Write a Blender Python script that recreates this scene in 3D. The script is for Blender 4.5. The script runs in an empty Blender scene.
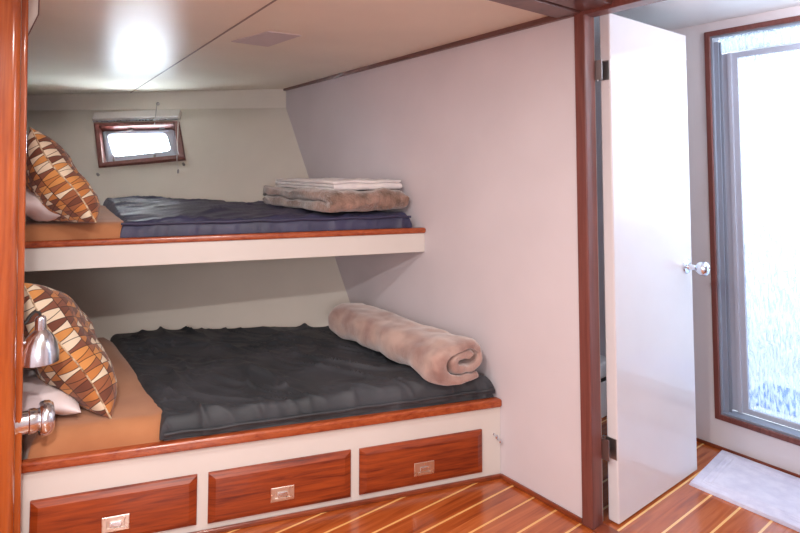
import bpy, bmesh, math, random
from mathutils import Vector, Matrix, noise

# ------------------------------------------------------------------ camera, world, lights, exposure
S = bpy.context.scene
COL = S.collection
cam_d = bpy.data.cameras.new('camera')
cam = bpy.data.objects.new('camera', cam_d); COL.objects.link(cam)
S.camera = cam
FPX = 568.0
PITCH = math.radians(3.0)
YAW = math.atan2(.617, .787)
cam.location = (0, 0, 1.4)
cam.rotation_euler = (math.pi/2 + PITCH, 0, -YAW)
cam_d.sensor_width = 36.0
cam_d.lens = FPX/800*36
cy = 168 - FPX*math.tan(PITCH)
cam_d.shift_y = -(266.5 - cy)/800.0
cam_d.clip_start = 0.02

world = bpy.data.worlds.new('daylight'); S.world = world
world.use_nodes = True
bg = world.node_tree.nodes['Background']
bg.inputs[0].default_value = (0.86, 0.93, 1.0, 1)
bg.inputs[1].default_value = 30.0

S.view_settings.view_transform = 'Standard'
S.view_settings.look = 'None'
S.view_settings.gamma = 1.0
S.view_settings.use_curve_mapping = False
S.view_settings.exposure = 0.03

def area(name, loc, size, power, col, rot=(0, 0, 0), shape='DISK', size_y=None, spread=None):
    l = bpy.data.lights.new(name, 'AREA'); l.shape = shape; l.size = size
    if size_y: l.size_y = size_y
    l.energy = power; l.color = col
    if spread: l.spread = spread
    o = bpy.data.objects.new(name, l); COL.objects.link(o)
    o.location = loc; o.rotation_euler = rot
    return o
area('ceiling_lamp_aft', (-0.08, 0.62, 2.02), 0.14, 38, (1.0, .955, .92))
area('ceiling_lamp_forward', (0.55, 1.44, 2.01), 0.12, 13, (1.0, .96, .92))
area('cabin_fill_light', (-0.75, -1.45, 1.45), 1.1, 40, (.98, .98, 1.0), rot=(math.radians(90), 0, math.radians(-32)), shape='RECTANGLE', size_y=.9)  # added soft fill from behind the camera; the wall there has no window
l = bpy.data.lights.new('passage_fill', 'POINT'); l.energy = 19; l.color = (.92, .93, 1.0); l.shadow_soft_size = .10  # added unseen fill to brighten the passage and its ceiling
o = bpy.data.objects.new('passage_fill', l); COL.objects.link(o); o.location = (2.66, 0.34, 1.98)
area('shower_lamp', (3.65, 0.55, 2.10), 0.6, 22, (.90, .95, 1.0))
area('shower_fill', (3.98, 0.55, 1.45), 0.9, 11, (.84, .92, 1.0), rot=(0, math.radians(90), 0), shape='RECTANGLE', size_y=1.2)  # added light to brighten the glass and door; no opening behind it

# ------------------------------------------------------------------ helpers
XW = 1.998
def lerp(a, b, t): return a + (b-a)*t
def interp(x, xs, ys):
    if x <= xs[0]: return ys[0]
    for i in range(1, len(xs)):
        if x <= xs[i]: return lerp(ys[i-1], ys[i], (x-xs[i-1])/(xs[i]-xs[i-1]))
    return ys[-1]
def srgb(r, g, b):
    f = lambda c: (c/255/12.92) if c/255 <= .04045 else ((c/255+.055)/1.055)**2.4
    return (f(r), f(g), f(b), 1)

def wloc(o):
    p = Vector((0, 0, 0))
    while o: p += Vector(o.location); o = o.parent
    return p
def obj(name, bm, mat, parent=None, smooth=True, ang=38, origin=None):
    """link bm (world coordinates) as one mesh object"""
    bmesh.ops.recalc_face_normals(bm, faces=bm.faces)
    for f in bm.faces: f.smooth = smooth
    for e in bm.edges:
        if len(e.link_faces) == 2 and e.calc_face_angle(0) > math.radians(ang): e.smooth = False
    if parent is not None: org = wloc(parent)
    elif origin is not None: org = Vector(origin)
    else: org = Vector((0, 0, 0))
    shift = org
    if parent is None or True:
        for v in bm.verts: v.co -= shift
    me = bpy.data.meshes.new(name); bm.to_mesh(me); bm.free()
    mats = mat if isinstance(mat, (list, tuple)) else [mat]
    for m in mats: me.materials.append(m)
    o = bpy.data.objects.new(name, me); COL.objects.link(o)
    if parent is not None: o.parent = parent
    else: o.location = org
    if smooth and ang == 38:
        wn = o.modifiers.new('weighted', 'WEIGHTED_NORMAL'); wn.keep_sharp = True
    return o
def thing(name, label, cat, loc, group=None):
    o = bpy.data.objects.new(name, None); COL.objects.link(o); o.location = loc
    o.empty_display_size = .05
    o['label'] = label; o['category'] = cat
    if group: o['group'] = group
    return o
def tag(o, label, cat, group=None, kind=None):
    o['label'] = label; o['category'] = cat
    if group: o['group'] = group
    if kind: o['kind'] = kind
    return o
def struct(o, label=None):
    o['kind'] = 'structure'
    if label: o['label'] = label
    return o

def add_hexa(bm, pts, bevel=0, seg=2):
    """pts: 8 points, bottom ring 4 then top ring 4"""
    vs = [bm.verts.new(p) for p in pts]
    fs = [(0, 3, 2, 1), (4, 5, 6, 7), (0, 1, 5, 4), (1, 2, 6, 5), (2, 3, 7, 6), (3, 0, 4, 7)]
    faces = [bm.faces.new([vs[i] for i in f]) for f in fs]
    if bevel:
        es = list({e for f in faces for e in f.edges})
        bmesh.ops.bevel(bm, geom=es, offset=bevel, segments=seg, profile=.5, affect='EDGES')
def box(bm, x0, x1, y0, y1, z0, z1, bevel=0, seg=2):
    add_hexa(bm, [(x0, y0, z0), (x1, y0, z0), (x1, y1, z0), (x0, y1, z0), (x0, y0, z1), (x1, y0, z1), (x1, y1, z1), (x0, y1, z1)], bevel, seg)
def lathe(bm, prof, M, n=32):
    """prof: list of (r, h); axis local Z; M matrix"""
    rings = []
    for r, h in prof:
        if r < 1e-6: rings.append([bm.verts.new(M @ Vector((0, 0, h)))])
        else: rings.append([bm.verts.new(M @ Vector((r*math.cos(2*math.pi*k/n), r*math.sin(2*math.pi*k/n), h))) for k in range(n)])
    for a, b in zip(rings, rings[1:]):
        for k in range(n):
            k2 = (k+1) % n
            if len(a) == 1 and len(b) == 1: continue
            if len(a) == 1: bm.faces.new((a[0], b[k], b[k2]))
            elif len(b) == 1: bm.faces.new((a[k], a[k2], b[0]))
            else: bm.faces.new((a[k], a[k2], b[k2], b[k]))
def tube(bm, pts, r, n=10, closed=False):
    pts = [Vector(p) for p in pts]; N = len(pts); rings = []
    up = Vector((0, 0, 1)); prev = None
    for i, p in enumerate(pts):
        if closed: t = pts[(i+1) % N] - pts[i-1]
        else: t = pts[min(i+1, N-1)] - pts[max(i-1, 0)]
        t.normalize()
        if prev is None:
            a = t.orthogonal().normalized()
        else:
            a = (prev - t*prev.dot(t)).normalized()
        prev = a; b = t.cross(a)
        rings.append([bm.verts.new(p + (a*math.cos(2*math.pi*k/n) + b*math.sin(2*math.pi*k/n))*r) for k in range(n)])
    M = N if closed else N-1
    for i in range(M):
        A, B = rings[i], rings[(i+1) % N]
        for k in range(n): bm.faces.new((A[k], A[(k+1) % n], B[(k+1) % n], B[k]))
    if not closed:
        bm.faces.new(rings[0][::-1]); bm.faces.new(rings[-1])
def grid(bm, fn, nu, nv, uvl=None):
    V = [[bm.verts.new(fn(i/nu, j/nv)) for j in range(nv+1)] for i in range(nu+1)]
    for i in range(nu):
        for j in range(nv):
            f = bm.faces.new((V[i][j], V[i+1][j], V[i+1][j+1], V[i][j+1]))
            if uvl:
                for l, (a, b) in zip(f.loops, ((i, j), (i+1, j), (i+1, j+1), (i, j+1))): l[uvl].uv = (a/nu, b/nv)
    return V
def frame_M(o, x, y, z):
    return Matrix(((x[0], y[0], z[0], o[0]), (x[1], y[1], z[1], o[1]), (x[2], y[2], z[2], o[2]), (0, 0, 0, 1)))

# ------------------------------------------------------------------ materials
def new_mat(name):
    m = bpy.data.materials.new(name); m.use_nodes = True
    nt = m.node_tree; b = nt.nodes['Principled BSDF']
    return m, nt, b
def N(nt, t, **kw):
    n = nt.nodes.new(t)
    for k, v in kw.items(): setattr(n, k, v)
    return n
def coords(nt, scale=(1, 1, 1), rot=(0, 0, 0), kind='Object'):
    if kind == 'World':
        g = N(nt, 'ShaderNodeNewGeometry'); src = g.outputs['Position']
    else:
        tc = N(nt, 'ShaderNodeTexCoord'); src = tc.outputs[kind]
    mp = N(nt, 'ShaderNodeMapping'); mp.inputs['Scale'].default_value = scale; mp.inputs['Rotation'].default_value = rot
    nt.links.new(src, mp.inputs['Vector'])
    return mp.outputs['Vector']
def ramp(nt, stops, fac, interp_='LINEAR'):
    r = N(nt, 'ShaderNodeValToRGB'); r.color_ramp.interpolation = interp_
    els = r.color_ramp.elements
    els[0].position, els[0].color = stops[0]
    els[1].position, els[1].color = stops[1]
    for p, c in stops[2:]:
        e = els.new(p); e.color = c
    nt.links.new(fac, r.inputs[0])
    return r.outputs[0]
def paint(name, col, rough=.45, bump=.02, coat=0, spec=.5, nscale=3.0, vary=.03):
    m, nt, b = new_mat(name)
    v = coords(nt, kind='World')
    n = N(nt, 'ShaderNodeTexNoise'); n.inputs['Scale'].default_value = nscale; n.inputs['Detail'].default_value = 3
    nt.links.new(v, n.inputs['Vector'])
    c2 = tuple(max(0, c*(1-vary*2)) for c in col[:3]) + (1,)
    nt.links.new(ramp(nt, [(.3, c2), (.7, col)], n.outputs[0]), b.inputs['Base Color'])
    b.inputs['Roughness'].default_value = rough
    b.inputs['Coat Weight'].default_value = coat
    b.inputs['Specular IOR Level'].default_value = spec
    if bump:
        n2 = N(nt, 'ShaderNodeTexNoise'); n2.inputs['Scale'].default_value = 60; nt.links.new(v, n2.inputs['Vector'])
        bp = N(nt, 'ShaderNodeBump'); bp.inputs['Strength'].default_value = bump; bp.inputs['Distance'].default_value = .01
        nt.links.new(n2.outputs[0], bp.inputs['Height']); nt.links.new(bp.outputs[0], b.inputs['Normal'])
    return m
def wood(name, dark, light, grain=(1, 18, 18), rough=.28, coat=.6, rot=(0, 0, 0), streak=None):
    m, nt, b = new_mat(name)
    v = coords(nt, scale=grain, rot=rot, kind='World')
    n = N(nt, 'ShaderNodeTexNoise'); n.inputs['Scale'].default_value = 2.6; n.inputs['Detail'].default_value = 7; n.inputs['Roughness'].default_value = .6; n.inputs['Distortion'].default_value = .7
    nt.links.new(v, n.inputs['Vector'])
    n3 = N(nt, 'ShaderNodeTexNoise'); n3.inputs['Scale'].default_value = 9; n3.inputs['Detail'].default_value = 5
    nt.links.new(v, n3.inputs['Vector'])
    mx = N(nt, 'ShaderNodeMath', operation='MULTIPLY_ADD'); mx.inputs[1].default_value = .35
    nt.links.new(n3.outputs[0], mx.inputs[0]); nt.links.new(n.outputs[0], mx.inputs[2])
    mid = tuple((a+c)/2 for a, c in zip(dark, light))
    vd = tuple(c*.45 for c in dark[:3]) + (1,)
    nt.links.new(ramp(nt, [(.40, vd), (.50, dark), (.66, mid), (.86, light)], mx.outputs[0]), b.inputs['Base Color'])
    b.inputs['Roughness'].default_value = rough
    b.inputs['Coat Weight'].default_value = coat; b.inputs['Coat Roughness'].default_value = .12
    bp = N(nt, 'ShaderNodeBump'); bp.inputs['Strength'].default_value = .08; bp.inputs['Distance'].default_value = .003
    nt.links.new(mx.outputs[0], bp.inputs['Height']); nt.links.new(bp.outputs[0], b.inputs['Normal'])
    return m
def metal(name, col, rough=.15):
    m, nt, b = new_mat(name)
    b.inputs['Metallic'].default_value = 1; b.inputs['Base Color'].default_value = col
    v = coords(nt); n = N(nt, 'ShaderNodeTexNoise'); n.inputs['Scale'].default_value = 30; nt.links.new(v, n.inputs['Vector'])
    mr = N(nt, 'ShaderNodeMapRange'); mr.inputs[3].default_value = rough*.7; mr.inputs[4].default_value = rough*1.3
    nt.links.new(n.outputs[0], mr.inputs[0]); nt.links.new(mr.outputs[0], b.inputs['Roughness'])
    return m
def fabric(name, a, c, scale=6, rough=.9, bump=.25, bscale=400, sheen=.3, spec=.3, bdist=.002, detail=4, crinkle=0, crot=0, cscale=(9, 3, 6)):
    m, nt, b = new_mat(name)
    v = coords(nt)
    n = N(nt, 'ShaderNodeTexNoise'); n.inputs['Scale'].default_value = scale; n.inputs['Detail'].default_value = detail
    nt.links.new(v, n.inputs['Vector'])
    nt.links.new(ramp(nt, [(.35, a), (.65, c)], n.outputs[0]), b.inputs['Base Color'])
    b.inputs['Roughness'].default_value = rough; b.inputs['Sheen Weight'].default_value = sheen
    b.inputs['Specular IOR Level'].default_value = spec
    n2 = N(nt, 'ShaderNodeTexNoise'); n2.inputs['Scale'].default_value = bscale; n2.inputs['Detail'].default_value = 2
    nt.links.new(v, n2.inputs['Vector'])
    bp = N(nt, 'ShaderNodeBump'); bp.inputs['Strength'].default_value = bump; bp.inputs['Distance'].default_value = bdist
    nt.links.new(n2.outputs[0], bp.inputs['Height']); nt.links.new(bp.outputs[0], b.inputs['Normal'])
    if crinkle:
        cv = coords(nt, scale=cscale, rot=(0, 0, crot))
        c1 = N(nt, 'ShaderNodeTexNoise'); c1.noise_type = 'RIDGED_MULTIFRACTAL'; c1.inputs['Scale'].default_value = 1.0; c1.inputs['Detail'].default_value = 3; c1.inputs['Roughness'].default_value = .45; c1.inputs['Distortion'].default_value = .5
        nt.links.new(cv, c1.inputs['Vector'])
        b2 = N(nt, 'ShaderNodeBump'); b2.inputs['Strength'].default_value = crinkle; b2.inputs['Distance'].default_value = .02
        nt.links.new(c1.outputs[0], b2.inputs['Height']); nt.links.new(bp.outputs[0], b2.inputs['Normal']); nt.links.new(b2.outputs[0], b.inputs['Normal'])
    return m

M_wall = paint('satin_wall_paint', (.72, .665, .70, 1), rough=.42)
M_hull = paint('hull_lining_paint', (.80, .75, .67, 1), rough=.40)
M_ceil = paint('gloss_headliner', (.86, .81, .69, 1), rough=.36, bump=.012)
M_passage = paint('passage_paint', (.82, .78, .80, 1), rough=.35)
M_door = paint('gloss_door_enamel', (.77, .74, .77, 1), rough=.2, bump=.004, coat=.5)
M_white = paint('white_enamel', (.74, .70, .66, 1), rough=.3, bump=.004)
M_cream = paint('cream_plastic', (.72, .68, .62, 1), rough=.4)
M_shower = paint('shower_white', (.85, .88, .90, 1), rough=.3)
M_bluemat = paint('pale_blue_vinyl', srgb(60, 120, 200), rough=.6)
M_patch = paint('access_panel_paint', (.58, .50, .52, 1), rough=.3)
M_seam = paint('seam_grey', (.30, .26, .23, 1), rough=.5)  # flat dark grey for the headliner seam
RB = (0, 0, math.radians(19.65))
M_teak_front = wood('varnished_teak_front', srgb(106, 32, 8), srgb(164, 70, 24), grain=(1.2, 1.2, 20), rough=.42, coat=.15)
M_teak_trim = wood('varnished_teak_trim', srgb(138, 56, 26), srgb(178, 90, 50), grain=(1.2, 20, 20), rot=RB, rough=.26, coat=.4)
M_post = wood('varnished_post_teak', srgb(142, 60, 20), srgb(182, 92, 38), grain=(11, 11, .7), rough=.2, coat=.9)
M_jamb = wood('mahogany_jamb', srgb(104, 54, 48), srgb(128, 74, 66), grain=(16, 16, .8), rough=.4, coat=.2)
M_base = wood('mahogany_baseboard', srgb(110, 46, 26), srgb(150, 72, 42), grain=(2, 2, 12))
M_darktrim = wood('dark_mahogany_trim', srgb(88, 56, 52), srgb(118, 80, 74), grain=(2, 2, 12), rough=.35, coat=.3)
M_chrome = metal('chrome', (.80, .88, .97, 1), .2)
M_steel = metal('brushed_hinge_steel', (.42, .40, .40, 1), .35)
M_alu = metal('brushed_aluminium', (.62, .66, .72, 1), .28)
M_track = paint('slate_blue_anodised_track', (.30, .34, .42, 1), rough=.22, bump=0)
M_latch = metal('latch_nickel', (.80, .72, .64, 1), .28)
M_alupaint = paint('pale_grey_aluminium_paint', (.52, .56, .66, 1), rough=.25, bump=0)
M_rubber = paint('black_rubber', (.02, .02, .02, 1), rough=.5, bump=0)
M_sheet = fabric('tan_sheet_cotton', srgb(166, 108, 72), srgb(184, 126, 86), scale=4, bump=.15)
M_black = fabric('charcoal_quilt_fabric', srgb(40, 44, 49), srgb(60, 62, 68), scale=5, bump=.2, rough=.6, sheen=.04, crinkle=1.0, crot=math.radians(-25), spec=.5)
M_navy = fabric('navy_quilt_fabric', srgb(46, 48, 74), srgb(60, 60, 92), scale=5, bump=.2, rough=.5, sheen=.04, crinkle=.6, crot=math.radians(70), spec=.5)
M_fleece = fabric('pink_beige_fleece', srgb(152, 118, 110), srgb(196, 166, 154), scale=9, bump=.6, bscale=160, sheen=.8, bdist=.004)
M_brownfl = fabric('brown_plush_fleece', srgb(108, 86, 72), srgb(168, 136, 122), scale=14, bump=.9, bscale=90, sheen=.7, bdist=.006, detail=6)
M_towel = fabric('white_terry', srgb(232, 226, 228), srgb(244, 240, 238), scale=10, bump=.5, bscale=300)
M_pillowcase = fabric('white_pillowcase_cotton', srgb(222, 206, 208), srgb(234, 222, 222), scale=5, bump=.1)
M_mat = fabric('grey_white_bath_mat_terry', srgb(206, 202, 222), srgb(222, 218, 234), scale=20, bump=.8, bscale=250, bdist=.004)
M_piping = fabric('gold_piping', srgb(130, 88, 58), srgb(222, 200, 168), scale=60, bump=.4)
M_bin = paint('white_bin_plastic', (.8, .8, .82, 1), rough=.3)

def floor_mat():
    m, nt, b = new_mat('teak_and_holly_sole')
    L = nt.links.new
    g = N(nt, 'ShaderNodeNewGeometry'); sp = N(nt, 'ShaderNodeSeparateXYZ'); L(g.outputs['Position'], sp.inputs[0])
    a = N(nt, 'ShaderNodeMath', operation='MULTIPLY_ADD'); a.inputs[1].default_value = 1/.1145; a.inputs[2].default_value = -1.955/.1145 + 40.5
    L(sp.outputs['Y'], a.inputs[0])
    fr = N(nt, 'ShaderNodeMath', operation='FRACT'); L(a.outputs[0], fr.inputs[0])
    fl = N(nt, 'ShaderNodeMath', operation='FLOOR'); L(a.outputs[0], fl.inputs[0])
    d = N(nt, 'ShaderNodeMath', operation='SUBTRACT'); L(fr.outputs[0], d.inputs[0]); d.inputs[1].default_value = .5
    ab = N(nt, 'ShaderNodeMath', operation='ABSOLUTE'); L(d.outputs[0], ab.inputs[0])
    lt = N(nt, 'ShaderNodeMath', operation='LESS_THAN'); L(ab.outputs[0], lt.inputs[0]); lt.inputs[1].default_value = .040
    mp = N(nt, 'ShaderNodeMapping'); mp.inputs['Scale'].default_value = (1.3, 17, 1); L(g.outputs['Position'], mp.inputs[0])
    cmb = N(nt, 'ShaderNodeCombineXYZ'); L(fl.outputs[0], cmb.inputs[2]); 
    ad = N(nt, 'ShaderNodeVectorMath', operation='ADD'); L(mp.outputs[0], ad.inputs[0]); L(cmb.outputs[0], ad.inputs[1])
    n = N(nt, 'ShaderNodeTexNoise'); n.inputs['Scale'].default_value = 2.2; n.inputs['Detail'].default_value = 7; n.inputs['Distortion'].default_value = .8
    L(ad.outputs[0], n.inputs['Vector'])
    wn = N(nt, 'ShaderNodeTexWhiteNoise', noise_dimensions='1D'); L(fl.outputs[0], wn.inputs['W'])
    mm = N(nt, 'ShaderNodeMath', operation='MULTIPLY_ADD'); mm.inputs[1].default_value = .16; L(wn.outputs['Value'], mm.inputs[0]); L(n.outputs[0], mm.inputs[2])
    c = ramp(nt, [(.30, srgb(132, 56, 22)), (.52, srgb(170, 82, 34)), (.85, srgb(200, 110, 56))], mm.outputs[0])
    mix = N(nt, 'ShaderNodeMix', data_type='RGBA'); L(lt.outputs[0], mix.inputs[0]); L(c, mix.inputs[6]); mix.inputs[7].default_value = srgb(242, 188, 116)
    L(mix.outputs[2], b.inputs['Base Color'])
    b.inputs['Roughness'].default_value = .25; b.inputs['Coat Weight'].default_value = .7; b.inputs['Coat Roughness'].default_value = .15
    return m
M_floor = floor_mat()

def pattern_mat(name, rows, cols, seed):
    """rows of alternating wedges, outlined in dark brown"""
    m, nt, b = new_mat(name); L = nt.links.new
    tc = N(nt, 'ShaderNodeTexCoord'); sp = N(nt, 'ShaderNodeSeparateXYZ'); L(tc.outputs['UV'], sp.inputs[0])
    def M(op, a, c=None, d=None):
        x = N(nt, 'ShaderNodeMath', operation=op)
        for i, q in enumerate((a, c, d)):
            if q is None: continue
            if isinstance(q, (int, float)): x.inputs[i].default_value = q
            else: L(q, x.inputs[i])
        return x.outputs[0]
    v = M('MULTIPLY', sp.outputs['Y'], rows); row = M('FLOOR', v); fv = M('SUBTRACT', M('FRACT', v), .5)
    u = M('ADD', M('MULTIPLY', sp.outputs['X'], cols), M('MULTIPLY', row, .5))
    k = M('ROUND', u)
    sgn = M('SUBTRACT', 1, M('MULTIPLY', M('FLOORED_MODULO', k, 2), 2))
    bk = M('ADD', k, M('MULTIPLY', M('MULTIPLY', sgn, fv), .52))
    ge = M('GREATER_THAN', u, bk)
    cell = M('ADD', M('SUBTRACT', k, 1), ge)
    cmb = N(nt, 'ShaderNodeCombineXYZ'); L(cell, cmb.inputs[0]); L(row, cmb.inputs[1]); cmb.inputs[2].default_value = seed
    wn = N(nt, 'ShaderNodeTexWhiteNoise', noise_dimensions='3D'); L(cmb.outputs[0], wn.inputs['Vector'])
    c = ramp(nt, [(0, srgb(112, 66, 50)), (.22, srgb(190, 122, 66)), (.42, srgb(150, 92, 62)), (.55, srgb(226, 208, 182)), (.72, srgb(206, 142, 80)), (.88, srgb(128, 78, 60))], wn.outputs['Value'], 'CONSTANT')
    d1 = M('ABSOLUTE', M('SUBTRACT', u, bk)); l1 = M('LESS_THAN', d1, .06)
    d2 = M('SUBTRACT', .5, M('ABSOLUTE', fv)); l2 = M('MULTIPLY', M('LESS_THAN', d2, .035), M('LESS_THAN', M('ABSOLUTE', M('SUBTRACT', v, rows/2)), rows/2-.3))
    ln = M('MAXIMUM', l1, l2)
    mix = N(nt, 'ShaderNodeMix', data_type='RGBA'); L(ln, mix.inputs[0]); L(c, mix.inputs[6]); mix.inputs[7].default_value = srgb(58, 34, 28)
    L(mix.outputs[2], b.inputs['Base Color']); b.inputs['Roughness'].default_value = .85; b.inputs['Sheen Weight'].default_value = .2
    b.inputs['Specular IOR Level'].default_value = .3
    n2 = N(nt, 'ShaderNodeTexNoise'); n2.inputs['Scale'].default_value = 500; L(tc.outputs['Object'], n2.inputs['Vector'])
    bp = N(nt, 'ShaderNodeBump'); bp.inputs['Strength'].default_value = .2; bp.inputs['Distance'].default_value = .001
    L(n2.outputs[0], bp.inputs['Height']); L(bp.outputs[0], b.inputs['Normal'])
    return m
M_pat = pattern_mat('wedge_pattern_cotton', 13, 26, 3.0)

def rain_glass():
    m = bpy.data.materials.new('rain_glass'); m.use_nodes = True; nt = m.node_tree; nt.nodes.clear(); L = nt.links.new
    out = N(nt, 'ShaderNodeOutputMaterial')
    v = coords(nt, scale=(1, 60, 12), kind='Object')
    n = N(nt, 'ShaderNodeTexNoise'); n.inputs['Scale'].default_value = 1.6; n.inputs['Detail'].default_value = 3; n.inputs['Distortion'].default_value = .6; L(v, n.inputs['Vector'])
    bp = N(nt, 'ShaderNodeBump'); bp.inputs['Strength'].default_value = .9; bp.inputs['Distance'].default_value = .02; L(n.outputs[0], bp.inputs['Height'])
    tl = N(nt, 'ShaderNodeBsdfTranslucent'); tl.inputs[0].default_value = (.88, .93, .98, 1); L(bp.outputs[0], tl.inputs['Normal'])
    tr = N(nt, 'ShaderNodeBsdfTransparent'); tr.inputs[0].default_value = (.9, .95, 1, 1)
    gl = N(nt, 'ShaderNodeBsdfGlossy'); gl.inputs['Roughness'].default_value = .15; L(bp.outputs[0], gl.inputs['Normal'])
    r = N(nt, 'ShaderNodeMapRange'); r.inputs[1].default_value = .42; r.inputs[2].default_value = .6; r.inputs[3].default_value = .35; r.inputs[4].default_value = .85; L(n.outputs[0], r.inputs[0])
    m1 = N(nt, 'ShaderNodeMixShader'); L(r.outputs[0], m1.inputs[0]); L(tl.outputs[0], m1.inputs[1]); L(tr.outputs[0], m1.inputs[2])
    m2 = N(nt, 'ShaderNodeMixShader'); m2.inputs[0].default_value = .05; L(m1.outputs[0], m2.inputs[1]); L(gl.outputs[0], m2.inputs[2])
    L(m2.outputs[0], out.inputs[0])
    return m
def clear_glass():
    m = bpy.data.materials.new('clear_glass'); m.use_nodes = True; nt = m.node_tree; nt.nodes.clear(); L = nt.links.new
    out = N(nt, 'ShaderNodeOutputMaterial')
    tr = N(nt, 'ShaderNodeBsdfTransparent'); tr.inputs[0].default_value = (.95, .98, 1, 1)
    gl = N(nt, 'ShaderNodeBsdfGlossy'); gl.inputs['Roughness'].default_value = .05
    m2 = N(nt, 'ShaderNodeMixShader'); m2.inputs[0].default_value = .06; L(tr.outputs[0], m2.inputs[1]); L(gl.outputs[0], m2.inputs[2]); L(m2.outputs[0], out.inputs[0])
    return m
M_rain = rain_glass(); M_glass = clear_glass()

# ------------------------------------------------------------------ the shell
ceil_z = lambda Y: 2.05 - .0153*(Y - 1.367)
def hull_Y(X, z):
    Yc = interp(z, [.25, .535, .807, 1.862, 2.02], [2.84, 3.05, 3.243, 3.972, 3.972])
    m = lerp(.56, .975, max(0, min(1, (z-.4)/1.6)))
    return Yc + m*(XW - X)

bm = bmesh.new(); box(bm, -1.3, 4.1, -1.7, 4.2, -.06, 0)
floor = struct(obj('floor', bm, M_floor, smooth=False))

# transverse bulkhead with the doorway (jamb sits at its end)
bm = bmesh.new()
def prism_yz(bm, poly, x0, x1):
    a = [bm.verts.new((x0, y, z)) for y, z in poly]; b = [bm.verts.new((x1, y, z)) for y, z in poly]
    n = len(poly); bm.faces.new(a); bm.faces.new(b[::-1])
    for i in range(n): bm.faces.new((a[i], a[(i+1) % n], b[(i+1) % n], b[i]))
box(bm, XW, XW+.045, 1.374, 4.1, 0, 2.20)
box(bm, XW, XW+.045, .54, 1.374, 2.045, 2.20)
box(bm, XW, XW+.045, -1.7, .54, 0, 2.20)
struct(obj('wall_right', bm, M_wall, smooth=False))

# hull side: flared lining with the port opening, grid with warped rows
cols = [.0, .25, .5, .70, .862, 1.02, 1.18, 1.332, 1.5, 1.75, XW+.02]
def wb(X): return lerp(1.425, 1.470, (X-.862)/(1.332-.862))
def wt(X): return lerp(1.705, 1.728, (X-.862)/(1.332-.862))
bm = bmesh.new()
rows = []
for X in cols:
    zs = [.25, .40, .535, .67, .807, 1.0, 1.2, wb(X), wt(X), 1.862]
    rows.append([bm.verts.new((X, hull_Y(X, z), z)) for z in zs])
for i in range(len(cols)-1):
    for j in range(9):
        if j == 7 and 4 <= i <= 6: continue
        bm.faces.new((rows[i][j], rows[i+1][j], rows[i+1][j+1], rows[i][j+1]))
# outer skin a little further out gives the lining thickness
ret = bmesh.ops.extrude_face_region(bm, geom=list(bm.faces))
for v in [g for g in ret['geom'] if isinstance(g, bmesh.types.BMVert)]: v.co += Vector((.03, .04, 0))
struct(obj('wall_hull', bm, M_hull, ang=60))
bm = bmesh.new()
pts = [(0, hull_Y(0, 1.9)), (XW+.02, hull_Y(XW+.02, 1.9))]
(xa, ya), (xb, yb) = pts
add_hexa(bm, [(xa, ya, 1.858), (xb, yb, 1.858), (xb+.04, yb+.06, 1.858), (xa+.04, ya+.06, 1.858), (xa, ya, 2.03), (xb, yb, 2.03), (xb+.04, yb+.06, 2.03), (xa+.04, ya+.06, 2.03)], .004)
struct(obj('trim_1', bm, M_hull), 'painted fascia band between hull lining and ceiling')

bm = bmesh.new()
grid(bm, lambda a, b: (lerp(-1.3, XW+.01, a), lerp(-1.7, 6.2, b), ceil_z(lerp(-1.7, 6.2, b))), 2, 4)
ret = bmesh.ops.extrude_face_region(bm, geom=list(bm.faces))
for v in [g for g in ret['geom'] if isinstance(g, bmesh.types.BMVert)]: v.co.z += .04
struct(obj('ceiling', bm, M_ceil, smooth=False))
bm = bmesh.new(); box(bm, XW+.03, 4.1, -1.7, 2.6, 2.150, 2.19)
struct(obj('ceiling_passage', bm, M_shower, smooth=False))

# seam batten in the headliner
bm = bmesh.new()
grid(bm, lambda a, b: (lerp(1.092, .919, b) + (a-.5)*.008, lerp(5.05, 1.45, b), ceil_z(lerp(5.05, 1.45, b)) - .0025), 1, 6)
ret = bmesh.ops.extrude_face_region(bm, geom=list(bm.faces))
for v in [g for g in ret['geom'] if isinstance(g, bmesh.types.BMVert)]: v.co.z += .003
struct(obj('trim_2', bm, M_seam), 'thin dark seam running across the ceiling panels')
# flush access panel
bm = bmesh.new()
pp = [(1.062, 2.716), (1.125, 2.426), (1.285, 2.405), (1.258, 2.712)]
add_hexa(bm, [(x, y, ceil_z(y)-.004) for x, y in pp] + [(x, y, ceil_z(y)+.001) for x, y in pp], .0015)
struct(obj('trim_3', bm, M_patch), 'flush pinkish access panel in the cream ceiling')

# timber beam across the ceiling, dark trim along the bulkhead top
bm = bmesh.new(); box(bm, -1.3, XW-.001, 1.345, 1.452, 2.028, 2.052, .004); box(bm, -1.3, XW-.001, 1.20, 1.335, 2.034, 2.055, .004)
struct(obj('trim_4', bm, M_darktrim), 'reddish brown timber beam crossing the ceiling')
bm = bmesh.new()
add_hexa(bm, [(XW-.022, 1.376, 2.024), (XW, 1.376, 2.024), (XW, 3.98, 1.994), (XW-.022, 3.98, 1.994), (XW-.022, 1.376, 2.052), (XW, 1.376, 2.052), (XW, 3.98, 2.012), (XW-.022, 3.98, 2.012)], .003)
struct(obj('trim_5', bm, M_darktrim), 'dark timber strip along the top of the bulkhead')

# left bulkhead and its teak post
bm = bmesh.new(); box(bm, .06, .195, 2.44, 5.75, 0, 2.04)
box(bm, -1.3, .06, 2.44, 2.50, 0, 2.04)
struct(obj('wall_left', bm, M_wall, smooth=False))
bm = bmesh.new(); box(bm, -.04, .190, 2.30, 2.425, 0, 2.032, .03, 5)
box(bm, .150, .213, 2.36, 2.440, 0, 2.032, .012, 4)
for v in bm.verts: v.co.x += .008 - .016*v.co.z
struct(obj('trim_6', bm, M_post), 'glossy orange brown teak post in the left foreground')
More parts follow.
